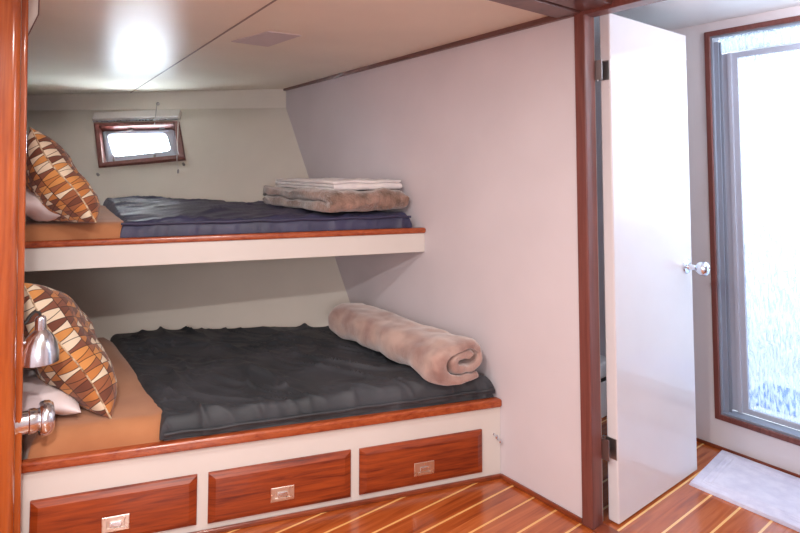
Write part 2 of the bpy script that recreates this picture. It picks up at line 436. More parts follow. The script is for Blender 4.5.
# cream moulding with chamfered end at the top of the post
bm = bmesh.new()
poly = [(.19, 2.03), (.246, 2.03), (.246, 1.965), (.213, 1.875), (.19, 1.875)]
a = [bm.verts.new((x, 2.45, z)) for x, z in poly]; b = [bm.verts.new((x, 2.62, z)) for x, z in poly]
for v in bm.verts: v.co.x -= .020
bm.faces.new(a); bm.faces.new(b[::-1])
for i in range(5): bm.faces.new((a[i], a[(i+1) % 5], b[(i+1) % 5], b[i]))
t7 = struct(obj('trim_7', bm, M_cream, smooth=False), 'cream chamfered moulding behind the post at the ceiling')
bm = bmesh.new(); tube(bm, [(.2265, 2.447, 2.02), (.2265, 2.447, 1.965), (.1935, 2.447, 1.875)], .0022, 6)
obj('edge_strip', bm, M_darktrim, t7)

# walls behind and beside the camera
bm = bmesh.new(); box(bm, -1.34, -1.3, -1.7, 2.5, 0, 2.12); struct(obj('wall_side', bm, M_wall, smooth=False))
bm = bmesh.new(); box(bm, -1.34, 4.1, -1.74, -1.7, 0, 2.2); struct(obj('wall_back', bm, M_wall, smooth=False))

# passage beyond the doorway: shower bulkhead with opening
X2 = 3.053
bm = bmesh.new()
OY0, OY1, OZ0, OZ1 = .25, 1.300, .170, 2.080
box(bm, X2, X2+.03, -1.7, OY0, 0, 2.17); box(bm, X2, X2+.03, OY1, 2.6, 0, 2.17)
box(bm, X2, X2+.03, OY0, OY1, 0, OZ0); box(bm, X2, X2+.03, OY0, OY1, OZ1, 2.17)
struct(obj('wall_passage', bm, M_passage, smooth=False))
bm = bmesh.new(); box(bm, XW+.045, X2+.03, 2.55, 2.6, 0, 2.17); struct(obj('wall_passage_end', bm, M_passage, smooth=False))
# shower compartment
bm = bmesh.new()
box(bm, X2+.03, 4.1, 1.42, 1.46, 0, 2.17); box(bm, X2+.03, 4.1, -.30, -.26, 0, 2.17); box(bm, 4.06, 4.1, -.3, 1.46, 0, 2.17)
struct(obj('wall_shower', bm, M_shower, smooth=False))
bm = bmesh.new(); box(bm, X2+.03, 4.06, -.26, 1.42, 0, .13, .01); struct(obj('floor_shower', bm, M_shower, smooth=False))

# door frame (jamb, header) round the doorway
bm = bmesh.new()
box(bm, XW-.012, XW+.060, 1.326, 1.376, 0, 2.045, .006, 3)
box(bm, XW-.012, XW+.060, .50, .545, 0, 2.045, .006, 3)
box(bm, XW-.013, XW+.061, .50, 1.376, 2.020, 2.052, .004, 2)
struct(obj('trim_8', bm, M_jamb), 'red brown mahogany door jamb and header')
bm = bmesh.new(); box(bm, XW+.060, XW+.075, 1.336, 1.374, 0, 2.04, .002); box(bm, XW+.060, XW+.075, .55, 1.336, 2.028, 2.048, .002)
struct(obj('trim_9', bm, M_white), 'white door stop behind the jamb')

# baseboards
def skew(s, d, z, Y0=1.807): return (XW - s, Y0 + .357*s + d, z)
def skew_box(bm, s0, s1, d0, d1, z0, z1, Y0, bevel=0, seg=2, dz=0):
    P = lambda s, d, z: skew(s, d, z + dz*s, Y0)
    add_hexa(bm, [P(s0, d0, z0), P(s1, d0, z0), P(s1, d1, z0), P(s0, d1, z0), P(s0, d0, z1), P(s1, d0, z1), P(s1, d1, z1), P(s0, d1, z1)], bevel, seg)
bm = bmesh.new(); box(bm, XW-.012, XW, 1.377, 1.80, 0, .020, .004, 3); struct(obj('baseboard_right', bm, M_base))
bm = bmesh.new(); skew_box(bm, .001, 1.785, -.014, 0, 0, .018, 1.807, .004, 3); struct(obj('baseboard_front', bm, M_base))
bm = bmesh.new(); box(bm, X2-.01, X2, -1.0, 2.5, 0, .016, .003); struct(obj('baseboard_passage', bm, M_base))
bm = bmesh.new(); box(bm, XW-.012, XW+.060, .545, 1.326, 0, .004, .001); struct(obj('trim_10', bm, M_base), 'flat timber threshold of the doorway')

# ------------------------------------------------------------------ port window in the hull lining
def window():
    TL, TR = Vector((.851, 4.918, 1.730)), Vector((1.356, 4.481, 1.754))
    BR, BL = Vector((1.335, 4.243, 1.455)), Vector((.832, 4.608, 1.400))
    c = (TL+TR+BR+BL)/4
    ex = ((TR-TL)+(BR-BL)).normalized(); ez = ((TL-BL)+(TR-BR)); ez = (ez - ex*ez.dot(ex)).normalized()
    nr = ex.cross(ez)                       # points into the room or out
    if nr.y > 0: nr = -nr
    hw = ((TR-TL).length+(BR-BL).length)/4; hh = ((TL-BL).length+(TR-BR).length)/4
    # corner positions in local coordinates (a, b) may be slightly skewed
    loc = lambda p: ((p-c).dot(ex), (p-c).dot(ez))
    cs = [loc(p) for p in (BL, BR, TR, TL)]
    P = lambda a, b, n: c + ex*a + ez*b + nr*n
    def ringpts(inset, n, r=0, seg=1, bot=0, rt=0):
        out = []
        m = len(cs)
        for i in range(4):
            p = Vector(cs[i]); q = Vector(cs[(i+1) % 4]); o = Vector(cs[i-1])
            d1 = (q-p).normalized(); d0 = (o-p).normalized()
            corner = p + d1*inset + d0*inset + Vector((-rt if i in (1, 2) else 0, bot if i < 2 else 0))
            if r == 0: out.append(P(corner.x, corner.y, n)); continue
            for k in range(seg+1):
                t = math.pi/2*k/seg
                cc = corner + d1*r + d0*r
                v = cc - d1*r*math.cos(t)*1.0 - d0*r*math.sin(t)*1.0
                # start on the d0 side, end on the d1 side
                v = cc - d1*(r*math.cos(t)) - d0*(r*math.sin(t))
                out.append(P(v.x, v.y, n))
        return out
    def loop_frame(bm, rings):
        R = [[bm.verts.new(p) for p in r] for r in rings]
        n = len(R[0])
        for A, B in zip(R, R[1:]+R[:1]):
            for k in range(n): bm.faces.new((A[k], A[(k+1) % n], B[(k+1) % n], B[k]))
    w = bpy.data.objects.new('window_1', None); COL.objects.link(w); w.location = c; w.empty_display_size = .05
    struct(w, 'small rectangular hull port with timber surround and bright pane')
    bm = bmesh.new()
    loop_frame(bm, [ringpts(0, -.01), ringpts(0, .020), ringpts(.004, .024), ringpts(.036, .024), ringpts(.040, .018, rt=.004), ringpts(.040, -.075, rt=.024), ringpts(.02, -.075)])
    obj('window_frame', bm, M_jamb, w)
    bm = bmesh.new()
    sg = 6
    loop_frame(bm, [ringpts(.041, -.050, .004, sg, 0, .022), ringpts(.043, -.032, .02, sg, 0, .022), ringpts(.060, -.022, .03, sg, .012, .024), ringpts(.076, -.032, .035, sg, .05, .05), ringpts(.078, -.060, .035, sg, .05, .05), ringpts(.041, -.060, .004, sg, 0, .022)])
    obj('hatch_frame', bm, M_alupaint, w)
    bm = bmesh.new()
    A = [bm.verts.new(p) for p in ringpts(.076, -.040, .035, sg, .05, .05)]; B = [bm.verts.new(p) for p in ringpts(.076, -.046, .035, sg, .05, .05)]
    bm.faces.new(A); bm.faces.new(B[::-1])
    for k in range(len(A)): bm.faces.new((A[k], A[(k+1) % len(A)], B[(k+1) % len(A)], B[k]))
    obj('glass_pane', bm, M_glass, w)
    for a in (-.16, .14):
        bm = bmesh.new()
        tube(bm, [P(a, -hh+.062, -.02), P(a, -hh+.066, .0), P(a, -hh+.085, .006)], .008, 10)
        obj('latch', bm, M_steel, w)
    for a in (-.12, .13):
        bm = bmesh.new(); tube(bm, [P(a-.02, hh-.062, -.016), P(a+.02, hh-.060, -.016)], .007, 8)
        obj('hinge', bm, M_steel, w)
    # roller blind above
    t = thing('roller_blind', 'white roller blind cassette mounted above the small port window', 'blind', P(0, hh+.03, .03))
    bm = bmesh.new()
    b0, b1 = hh+.004, hh+.080
    L0 = cs[3][0]-.008; L1 = cs[2][0]+.004
    sl = (cs[2][1]-cs[3][1])/(cs[2][0]-cs[3][0])
    add_hexa(bm, [P(L0, b0+sl*L0, .002), P(L1, b0+sl*L1, .002), P(L1, b0+sl*L1, .055), P(L0, b0+sl*L0, .055), P(L0, b1+sl*L0, .002), P(L1, b1+sl*L1, .002), P(L1, b1+sl*L1, .050), P(L0, b1+sl*L0, .050)], .008, 3)
    obj('cassette', bm, M_white, t)
    bm = bmesh.new(); box_pts = [P(L0+.005, b0-.008+sl*L0, .03), P(L1-.005, b0-.008+sl*L1, .03)]
    tube(bm, box_pts, .006, 8); obj('bottom_rail', bm, M_alu, t)
    bm = bmesh.new()
    cord = [P(L1-.004, b0, .052), P(L1+.030, 0, .045), P(L1+.062, -hh-.01, .030), P(L1+.080, -hh-.07, .022)]
    tube(bm, cord, .0028, 6); obj('cord', bm, M_white, t)
    bm = bmesh.new(); lathe(bm, [(0, 0), (.006, .002), (.008, .02), (.004, .03), (0, .032)], Matrix.Translation(cord[-1]-Vector((0, 0, .03))), 12)
    obj('cord_pull', bm, M_steel, t)
    # studs below the frame
    for k, (a, b_, lab) in enumerate(((cs[0][0]+.005, cs[0][1]-.06, 'small steel stud on the hull lining below the left corner of the port window'), (cs[1][0]+.0, cs[1][1]-.045, 'small steel stud on the hull lining below the right corner of the port window'))):
        base = P(a, b_, .0)
        y = hull_Y(base.x, base.z)
        M = frame_M((base.x, y, base.z), ex, ez, nr)
        bm = bmesh.new(); lathe(bm, [(0, -.004), (.010, -.004), (.010, .003), (.005, .004), (.005, .014), (.009, .016), (.008, .022), (0, .024)], M, 16)
        tag(obj('wall_stud', bm, M_steel, origin=(base.x, y, base.z)), lab, 'stud')
window()
# hook rod hanging from the fascia in front of the port
bm = bmesh.new()
hx, hz = 1.247, 1.905; hy = hull_Y(hx, 1.9)
t = thing('hook_rod', 'thin steel rod hooked on an eye above the port window', 'hook', (hx, hy-.01, hz))
lathe(bm, [(0, -.004), (.014, -.002), (.014, .003), (.006, .008), (0, .009)], frame_M((hx, hy-.004, hz), (.7, -.7, 0), (0, 0, 1), (-.7, -.7, 0)), 16)
obj('eye_plate', bm, M_steel, t)
bm = bmesh.new()
tube(bm, [(hx-.006, hy-.016, hz+.004), (hx-.012, hy-.026, hz-.004), (hx-.030, hy-.075, hz-.05), (hx-.060, hy-.150, hz-.17)], .0028, 8)
obj('rod', bm, M_steel, t)

# ------------------------------------------------------------------ bunks
def front_axes():
    ux = Vector((-1, .357, 0)).normalized(); nn = Vector((-.357, -1, 0)).normalized()
    return ux, nn
UX, NN = front_axes()

def lower_bunk():
    Y0 = 1.807
    t = thing('lower_bunk', 'built-in lower bunk with white base, teak edge and three drawers', 'bunk', (XW-.9, Y0+.357*.9, 0))
    bm = bmesh.new(); skew_box(bm, 0.001, 1.786, 0, .02, 0, .335, Y0)
    obj('front_panel', bm, M_white, t, smooth=False)
    bm = bmesh.new()
    P = lambda s, z: skew(s, hull_Y(XW-s, z)-(Y0+.357*s)-.01, z, Y0)
    add_hexa(bm, [skew(.001, .02, .27, Y0), skew(1.786, .02, .27, Y0), P(1.786, .27), P(.001, .27), skew(.001, .02, .345, Y0), skew(1.786, .02, .345, Y0), P(1.786, .345), P(.001, .345)])
    obj('platform', bm, M_white, t, smooth=False)
    bm = bmesh.new(); skew_box(bm, .001, 1.786, -.018, .024, .313, .352, Y0, .011, 4, dz=.009)
    obj('edge_trim', bm, M_teak_trim, t)
    for (s0, s1, z0, z1) in ((.092, .625, .042, .227), (.660, 1.188, .041, .229), (1.226, 1.747, .045, .229)):
        bm = bmesh.new()
        def Q(s, z, n): 
            p = Vector(skew(s, 0, z, Y0)); return p + NN*n
        c = .034; e = .004
        rings = []
        for ins, n in ((0, .0005), (0, .010), (.003, .013), (.026, .024), (.030, .0245)):
            rings.append([bm.verts.new(Q(a, b, n)) for a, b in ((s0+ins, z0+ins*.75), (s1-ins, z0+ins*.75), (s1-ins, z1-ins*.75), (s0+ins, z1-ins*.75))])
        for A, B in zip(rings, rings[1:]):
            for k in range(4): bm.faces.new((A[k], A[(k+1) % 4], B[(k+1) % 4], B[k]))
        bm.faces.new(rings[-1]); bm.faces.new(rings[0][::-1])
        d = obj('drawer', bm, M_teak_front, t, ang=12)
        sc = (s0+s1)/2; zc = .112
        bm = bmesh.new()
        w, h = .043, .027
        # plate with recessed cup and a ring pull
        rings = []
        for (aw, ah, n) in ((w, h, .0240), (w, h, .0265), (w-.002, h-.002, .0275), (w-.015, h-.012, .0275), (w-.017, h-.014, .0250)):
            rings.append([bm.verts.new(Q(sc+a*aw, zc+b*ah, n)) for a, b in ((-1, -1), (1, -1), (1, 1), (-1, 1))])
        for A, B in zip(rings, rings[1:]):
            for k in range(4): bm.faces.new((A[k], A[(k+1) % 4], B[(k+1) % 4], B[k]))
        bm.faces.new(rings[-1])
        l = obj('latch_plate', bm, M_latch, d, ang=12)
        bm = bmesh.new()
        add_hexa(bm, [tuple(Q(sc+a, zc+b, n)) for b, n in ((-.011, 0), (.007, 0)) for a, n in ((-.018, .0255), (.018, .0255), (.018, .0295), (-.018, .0295))], .0012)
        obj('pull_tab', bm, M_chrome, d)
        me = d.data
        for p in me.polygons: pass
    # door-holder pins at the right end of the front panel
    bm = bmesh.new()
    for (s, z) in ((.030, .192), (.012, .170)):
        base = Vector(skew(s, 0, z, Y0))
        lathe(bm, [(0, 0), (.007, 0), (.005, .004), (.003, .007), (.004, .018), (.008, .022), (.008, .027), (0, .030)], frame_M(base, UX, (0, 0, 1), NN), 14)
    obj('catch', bm, M_chrome, t)
    return t
LB = lower_bunk()

def upper_bunk():
    Y0 = 2.331
    t = thing('upper_bunk', 'built-in upper bunk shelf with white fascia and teak lip', 'bunk', (XW-.9, Y0+.357*.9, .955))
    bm = bmesh.new(); skew_box(bm, .001, 1.80, 0, .03, .952, 1.060, Y0, .002, 1)
    obj('front_board', bm, M_white, t, smooth=False)
    bm = bmesh.new()
    P = lambda s, z: skew(s, hull_Y(XW-s, z)-(Y0+.357*s)-.012, z, Y0)
    add_hexa(bm, [skew(.001, .03, .985, Y0), skew(1.80, .03, .985, Y0), P(1.80, .985), P(.001, .985), skew(.001, .03, 1.065, Y0), skew(1.80, .03, 1.065, Y0), P(1.80, 1.065), P(.001, 1.065)])
    obj('platform', bm, M_white, t, smooth=False)
    bm = bmesh.new(); skew_box(bm, .001, 1.80, -.014, .032, 1.052, 1.082, Y0, .010, 4)
    obj('edge_trim', bm, M_teak_trim, t)
    return t
UB = upper_bunk()

# ------------------------------------------------------------------ bedding
def slab(name, mat, parent, Y0, s0, s1, d0, d1, z0, zt, r, nu, nv, wr, seed, origin=None, edges=(1, 1, 1, 1), label=None, cat=None):
    """soft slab over (s, d); s0, s1, d1 may be functions; rounded edges; wr(p: world x,y) adds wrinkles"""
    F = lambda q, x: q(x) if callable(q) else q
    bm = bmesh.new()
    def dist(i, n):   # denser near both ends
        t = i/n
        return .5 - .5*math.cos(math.pi*t)
    V = []
    for i in range(nu+1):
        a = dist(i, nu); row = []
        for j in range(nv+1):
            b = dist(j, nv)
            sm = lerp(F(s0, b), F(s1, b), a)
            dd0 = F(d0, sm); dd1 = F(d1, sm)
            d = lerp(dd0, dd1, b)
            S0, S1 = F(s0, b), F(s1, b)
            e = 1e9
            if edges[0]: e = min(e, sm-S0)
            if edges[1]: e = min(e, S1-sm)
            if edges[2]: e = min(e, d-dd0)
            if edges[3]: e = min(e, dd1-d)
            tt = max(0, min(1, e/r)); prof = math.sqrt(max(0, 1-(1-tt)**2))
            ztop = zt(sm, d) if callable(zt) else zt
            z = z0 + (ztop-z0)*prof
            x, y, _ = skew(sm, d, 0, Y0)
            w = wr(x, y, z, seed)
            z += w*min(1, .08+tt*tt)
            out = 0
            row.append(bm.verts.new((x, y + (w*.45 if tt < .9 else 0)*(-1 if b < .3 else 0), max(z, z0+ (0 if tt <= 0 else .002)) )))
        V.append(row)
    for i in range(nu):
        for j in range(nv): bm.faces.new((V[i][j], V[i+1][j], V[i+1][j+1], V[i][j+1]))
    # underside
    ring = [V[i][0] for i in range(nu+1)] + [V[nu][j] for j in range(1, nv+1)] + [V[i][nv] for i in range(nu-1, -1, -1)] + [V[0][j] for j in range(nv-1, 0, -1)]
    low = [bm.verts.new((v.co.x, v.co.y, z0-.001)) for v in ring]
    for k in range(len(ring)):
        k2 = (k+1) % len(ring); bm.faces.new((ring[k], low[k], low[k2], ring[k2]))
    bm.faces.new(low)
    return obj(name, bm, mat, parent, origin=origin, ang=70)

def ridged(x, y, sx, sy, ang, seed):
    ca, sa = math.cos(ang), math.sin(ang)
    u = (x*ca + y*sa); v = (-x*sa + y*ca)
    wob = noise.noise(Vector((x*2.1, y*2.1, seed+7)))*.35
    n = noise.noise(Vector(((u+wob*.35)*sx, (v+wob*.2)*sy, seed)))
    return 1 - min(1, abs(n)*3.2)
def wr_sheet(x, y, z, seed): return .003*noise.noise(Vector((x*5, y*5, seed)))
def wr_quilt(x, y, z, seed):
    a = ridged(x, y, 6.5, 1.5, math.radians(25), seed)
    b = ridged(x, y, 5, 2.0, math.radians(2), seed+3)
    c = noise.noise(Vector((x*3, y*3, seed)))
    e = ridged(x, y, 15, 3.5, math.radians(38), seed+9)
    return .024*a**4*max(0, .6+c) + .013*b**4 + .008*c + .016*e**4*max(0, .6-c) - .012
def wr_navy(x, y, z, seed):
    a = ridged(x, y, 2.0, 7, math.radians(20), seed)
    c = noise.noise(Vector((x*4, y*4, seed)))
    e = ridged(x, y, 3, 14, math.radians(15), seed+9)
    return .014*a*a*max(0, .6+c) + .009*c + .007*e*e - .008

def hull_d(Y0, z, gap): return lambda s: hull_Y(XW-s, z) - (Y0+.357*s) - gap

# lower: mattress under a tan sheet, black quilt, blanket roll
LY = 1.807
mt = slab('mattress', M_sheet, None, LY, .03, 1.76, lambda s: .012 if s > 1.33 else .040, hull_d(LY, .45, .06), .354, lambda s, d: .430 + .010*s - .045*max(0, min(1, (1.30-s)/.06)), .07, 90, 50, wr_sheet, 1.0, origin=(XW-.9, 2.6, .352))
tag(mt, 'lower bunk mattress covered in a tan sheet', 'mattress')
lq_b = lambda b: 1.352 - .085*b + .008*math.sin(b*5)
def q_top(s, d): return .452 + .006*s + .006*math.sin(d*9+s*3)
cq = slab('quilt', M_black, None, LY, .018, lq_b, .003, hull_d(LY, .45, .03), .372, q_top, .05, 210, 150, wr_quilt, 4.0, origin=(XW-.7, 2.5, .372))
tag(cq, 'rumpled charcoal black quilt spread over the lower bunk', 'quilt')
bm = bmesh.new()
slabq = slab('tucked_edge', M_black, cq, LY, .022, 1.335, .010, .20, .356, .388, .02, 120, 8, wr_sheet, 6.0)
bm.free()
bm = bmesh.new()
def hem(s0, s1, n, Y0, d, z, wr, seed):
    pts = []
    for i in range(n+1):
        s = lerp(s0, s1, i/n); x, y, _ = skew(s, d, 0, Y0)
        w = noise.noise(Vector((x*9, 1, seed)))*.005
        pts.append((x, y+w*.4, z+w))
    return pts
tube(bm, hem(.03, 1.34, 90, LY, -.001, .392, None, 2), .0065, 8); obj('hem', bm, M_black, cq)

UY = 2.331
um = slab('mattress', M_sheet, None, UY, .085, 1.78, lambda s: .018 if s > 1.38 else .045, hull_d(UY, 1.15, .06), 1.083, lambda s, d: 1.152 - .045*max(0, min(1, (1.20-s)/.06)), .06, 90, 50, wr_sheet, 2.0, origin=(XW-.9, 3.1, 1.081))
tag(um, 'upper bunk mattress covered in a tan sheet', 'mattress')
uq_b = lambda b: 1.392 - .20*b
uq = slab('quilt', M_navy, None, UY, .062, uq_b, .010, hull_d(UY, 1.17, .05), 1.084, lambda s, d: 1.158 + .038*min(1, max(0, d/.9))*min(1, max(.25, (s-.4)/.4)), .035, 190, 130, wr_navy, 8.0, origin=(XW-.7, 3.0, 1.084))
tag(uq, 'navy blue quilt spread over the upper bunk', 'quilt')
bm = bmesh.new(); tube(bm, hem(.07, 1.39, 90, UY, .010, 1.142, None, 5), .006, 8); obj('hem', bm, M_navy, uq)
for par, Y0, sf, z, seed in ((mt, LY, lq_b, .0, 1), (um, UY, uq_b, 0, 2)): pass

# rolled fleece on the lower bunk, lying along the bulkhead
def fleece_roll():
    c0 = Vector((1.812, 1.840, .0)); c1 = Vector((1.834, 2.82, .0))
    zb = .448
    hw, hh = .176, .104
    th = .046
    # spiral centre line (flattened), outer turn to inner
    turns = 1.75; n = 110
    def spiral(k, off):
        t = k/n; ang = math.radians(-60) - t*turns*2*math.pi
        r = lerp(1.0, .34, t**.9)
        ca, sa = math.cos(ang), math.sin(ang)
        ca = math.copysign(abs(ca)**.8, ca); sa = math.copysign(abs(sa)**.8, sa)
        a = (hw*r + off*1.0)*ca; b = (hh*r + off*.9)*sa
        return a, b
    outer = [spiral(k, 0) for k in range(n+1)]; inner = [spiral(k, -th*.86) for k in range(n+1)]
    # guard: keep the inner path from crossing the centre
    poly = outer + inner[::-1]
    bm = bmesh.new(); NS = 60; rings = []
    for i in range(NS+1):
        tt = i/NS
        e = min(tt, 1-tt)*.93/.035; sc = 1 - .10*(1-min(1, e))**2
        c = c0.lerp(c1, tt)
        fat = 1 + .05*math.sin(tt*7+1) + .05*noise.noise(Vector((tt*5, 0, 3)))
        ring = []
        for q, (a, b) in enumerate(poly):
            isout = q <= n and q < n*.42
            w = noise.noise(Vector((a*9, b*9, tt*6)))*.018 + noise.noise(Vector((a*24, b*24, tt*15)))*.007
            rr = fat*sc
            aa, bb = a*rr, b*rr
            L = math.hypot(aa, bb)+1e-6
            aa += aa/L*w; bb += bb/L*w
            z = zb + hh*.93 + bb
            z = max(z, zb-.004)
            yoff = 0
            if tt < .02 or tt > .98: yoff = (noise.noise(Vector((a*20, b*20, 5)))*.012)
            ring.append(bm.verts.new((c.x + aa, c.y + yoff + .10*(-aa)*0, z)))
        rings.append(ring)
    m = len(poly)
    for A, B in zip(rings, rings[1:]):
        for k in range(m): bm.faces.new((A[k], A[(k+1) % m], B[(k+1) % m], B[k]))
    for R, flip in ((rings[0], 0), (rings[-1], 1)):
        for k in range(n):
            f = (R[k], R[k+1], R[m-2-k], R[m-1-k])
            bm.faces.new(f[::-1] if flip else f)
    o = obj('rolled_blanket', bm, M_fleece, origin=(1.86, 2.4, zb), ang=80)
    sub = o.modifiers.new('soft', 'SUBSURF'); sub.levels = 1; sub.render_levels = 1
    tag(o, 'pinkish beige fleece blanket rolled up on the black quilt', 'blanket')
fleece_roll()

# folded brown fleece and white towel on the upper bunk
def folded(name, mat, x0, x1, y0, y1, z0, layers, th, amp, seed, label, cat, rot=0, tilt=0, ns=44):
    """a folded cloth: serpentine cross-section in the y/z plane (folds show on the near side), swept along x"""
    path = []
    r = th/2
    for k in range(layers):
        zc = z0 + r + k*th
        ya, yb = (y0+r, y1-r)
        pts = [lerp(ya, yb, i/14) for i in range(15)]
        if k % 2 == 0: pts = pts[::-1]
        path += [(p, zc) for p in pts]
        if k < layers-1:
            end = pts[-1]; sgn = -1 if k % 2 == 0 else 1
            for a in range(1, 6):
                t = -math.pi/2 + math.pi*a/6
                path.append((end + sgn*r*math.cos(t), zc + r + r*math.sin(t)))
    n = len(path); hth = r*.93
    up, dn = [], []
    for i, (a, b) in enumerate(path):
        p0 = path[max(i-1, 0)]; p1 = path[min(i+1, n-1)]
        dx, dz = p1[0]-p0[0], p1[1]-p0[1]; L = math.hypot(dx, dz)
        nx, nz = -dz/L, dx/L
        up.append((a+nx*hth, b+nz*hth)); dn.append((a-nx*hth, b-nz*hth))
    capA = [(path[-1][0] + (path[-1][0]-path[-2][0])/abs(path[-1][0]-path[-2][0])*hth*.7, path[-1][1])]
    poly = up + capA + dn[::-1]
    bm = bmesh.new(); rings = []
    cxm, cym = (x0+x1)/2, (y0+y1)/2
    for i in range(ns+1):
        t = .5-.5*math.cos(math.pi*i/ns); x = lerp(x0, x1, t)
        e = min(t, 1-t)*(x1-x0)/(th*.6); k_ = 1-.35*(1-min(1, e))**2
        ring = []
        for (a, b) in poly:
            w = noise.noise(Vector((x*11, a*11, b*26+seed)))*amp + noise.noise(Vector((x*31, a*31, b*60+seed)))*amp*.5
            lay = (b-z0)/th
            zc = z0 + (math.floor(min(max(lay, 0), layers-.01))+.5)*th
            z = zc + (b-zc)*k_ + w*(.2+.8*min(1, max(0, lay)/1.0)) + tilt*(x-x0)
            xx = x + noise.noise(Vector((a*7, b*20, seed+4)))*amp*1.2
            yy = a + w*.8
            X = cxm + (xx-cxm)*math.cos(rot) - (yy-cym)*math.sin(rot)
            Y = cym + (xx-cxm)*math.sin(rot) + (yy-cym)*math.cos(rot)
            ring.append(bm.verts.new((X, Y, max(z, z0))))
        rings.append(ring)
    m = len(poly)
    for A, B in zip(rings, rings[1:]):
        for k in range(m): bm.faces.new((A[k], A[(k+1) % m], B[(k+1) % m], B[k]))
    for R, fl in ((rings[0], 0), (rings[-1], 1)):
        for k in range(n-1):
            f = (R[k], R[k+1], R[m-2-k], R[m-1-k]); bm.faces.new(f[::-1] if fl else f)
        f = (R[n-1], R[n], R[n+1]); bm.faces.new(f[::-1] if fl else f)
    return tag(obj(name, bm, mat, origin=(cxm, cym, z0), ang=75), label, cat)
folded('folded_blanket', M_brownfl, 1.500, 1.975, 2.45, 3.34, 1.172, 2, .056, .020, 11, 'brown plush fleece blanket folded on the navy quilt', 'blanket', rot=math.radians(-3))
folded('folded_towel', M_towel, 1.560, 1.985, 2.50, 3.28, 1.283, 3, .017, .006, 21, 'white towel folded on top of the brown fleece blanket', 'towel', rot=math.radians(-4))

# ------------------------------------------------------------------ pillows
def pillow(name, mat, center, ax, ay, hx, hy, T, seed, label, piping=None, sag=0, zmin=None):
    ax = Vector(ax).normalized(); ay = Vector(ay); ay = (ay - ax*ay.dot(ax)).normalized(); az = ax.cross(ay)
    c = Vector(center)
    def pos(a, b, side):
        k = .085
        x = a*hx*(1-k*(1-b*b)); y = b*hy*(1-k*(1-a*a))
        h = T*(max(0, 1-abs(a)**2.8)**.52)*(max(0, 1-abs(b)**2.8)**.52)
        w = noise.noise(Vector((a*2.2, b*2.2, seed+side)))*.018*(1-a*a)*(1-b*b) + noise.noise(Vector((a*6, b*6, seed+side)))*.006*(1-a**4)*(1-b**4)
        p = c + ax*x + ay*y + az*side*(h+w*1.0) + az*(-.008*math.sin(a*4+b*3)) - Vector((0, 0, 1))*sag*(a*a)*0
        if zmin is not None and p.z < zmin: p.z = zmin + (p.z-zmin)*.05
        return p
    bm = bmesh.new(); uvl = bm.loops.layers.uv.new('UVMap')
    n = 44
    f_ = lambda t: math.sin((t-.5)*math.pi)*.5+.5
    g = lambda s: (lambda a, b: pos(2*f_(a)-1, 2*f_(b)-1, s))
    V1 = grid(bm, g(1), n, n, uvl); nf = len(bm.faces); V2 = grid(bm, g(-1), n, n, uvl)
    # even out uv with the non-linear grid
    for k, f in enumerate(bm.faces):
        for l in f.loops: l[uvl].uv = (f_(l[uvl].uv.x) + (3/26 if k >= nf else 0), f_(l[uvl].uv.y))
    bmesh.ops.remove_doubles(bm, verts=bm.verts, dist=.0004)
    o = obj(name, bm, mat, origin=(c.x, c.y, c.z - min(hx, hy)*.8), ang=120)
    tag(o, label, 'pillow')
    if piping:
        bm = bmesh.new(); per = []
        m = 40
        for i in range(m): per.append(pos(-1+2*i/m, -1, 0))
        for i in range(m): per.append(pos(1, -1+2*i/m, 0))
        for i in range(m): per.append(pos(1-2*i/m, 1, 0))
        for i in range(m): per.append(pos(-1, 1-2*i/m, 0))
        tube(bm, per, .0034, 6, closed=True)
        obj('piping', bm, piping, o)
    return o
# lower patterned pillow: near lower corner at (.50, 2.42)
def pil_from_corner(corner, a, b, ha, hb): 
    a = Vector(a).normalized(); b = Vector(b); b = (b - a*b.dot(a)).normalized()
    return Vector(corner) + a*ha + b*hb, a, b
c, a, b = pil_from_corner((.505, 2.43, .450), (-.48, .24, .84), (.0, 1, .02), .305, .27)
pillow('pillow', M_pat, c, a, b, .308, .272, .112, 5, 'brown and orange wedge patterned pillow leaning on the lower bunk', M_piping, zmin=.435)
c, a, b = pil_from_corner((.485, 2.72, 1.175), (-.50, .24, .80), (-.12, 1, .0), .235, .22)
pillow('pillow', M_pat, c, a, b, .24, .225, .100, 9, 'brown wedge patterned pillow leaning on the upper bunk', M_piping, zmin=1.165)
pillow('pillow', M_pillowcase, (.315, 2.74, .500), (.42, -.05, -.05), (.08, .9, 0), .125, .26, .055, 13, 'white pillow tucked behind the patterned pillow on the lower bunk', zmin=.440)
pillow('pillow', M_pillowcase, (.300, 3.12, 1.24), (.40, -.05, -.16), (.05, .9, 0), .12, .26, .07, 17, 'white pillow under the patterned pillow on the upper bunk', zmin=1.160)

# ------------------------------------------------------------------ chrome reading lamps on the left bulkhead
t = thing('reading_lamp', 'chrome bell shaded reading lamp beside the patterned pillow of the lower bunk', 'lamp', (.213, 2.395, .80))
bm = bmesh.new()
lathe(bm, [(0, .160), (.010, .160), (.016, .155), (.018, .148), (.018, .112), (.024, .106), (.040, .090), (.053, .062), (.060, .030), (.062, 0), (.058, 0), (.056, .030), (.049, .060), (.036, .086), (.020, .098), (0, .099)], Matrix.Translation((.259, 2.395, .717)), 40)
obj('lamp_shade', bm, M_chrome, t)
bm = bmesh.new(); tube(bm, [(.259, 2.395, .868), (.255, 2.395, .888), (.241, 2.395, .894), (.227, 2.395, .880), (.218, 2.395, .862), (.205, 2.395, .856)], .005, 8)
obj('cable', bm, M_rubber, t)
bm = bmesh.new(); tube(bm, [(.190, 2.395, .790), (.235, 2.395, .790)], .010, 12); obj('bracket', bm, M_chrome, t)
bm = bmesh.new(); lathe(bm, [(0, .03), (.03, .03), (.038, .05), (.02, .085), (0, .09)], Matrix.Translation((.259, 2.395, .717)), 20)
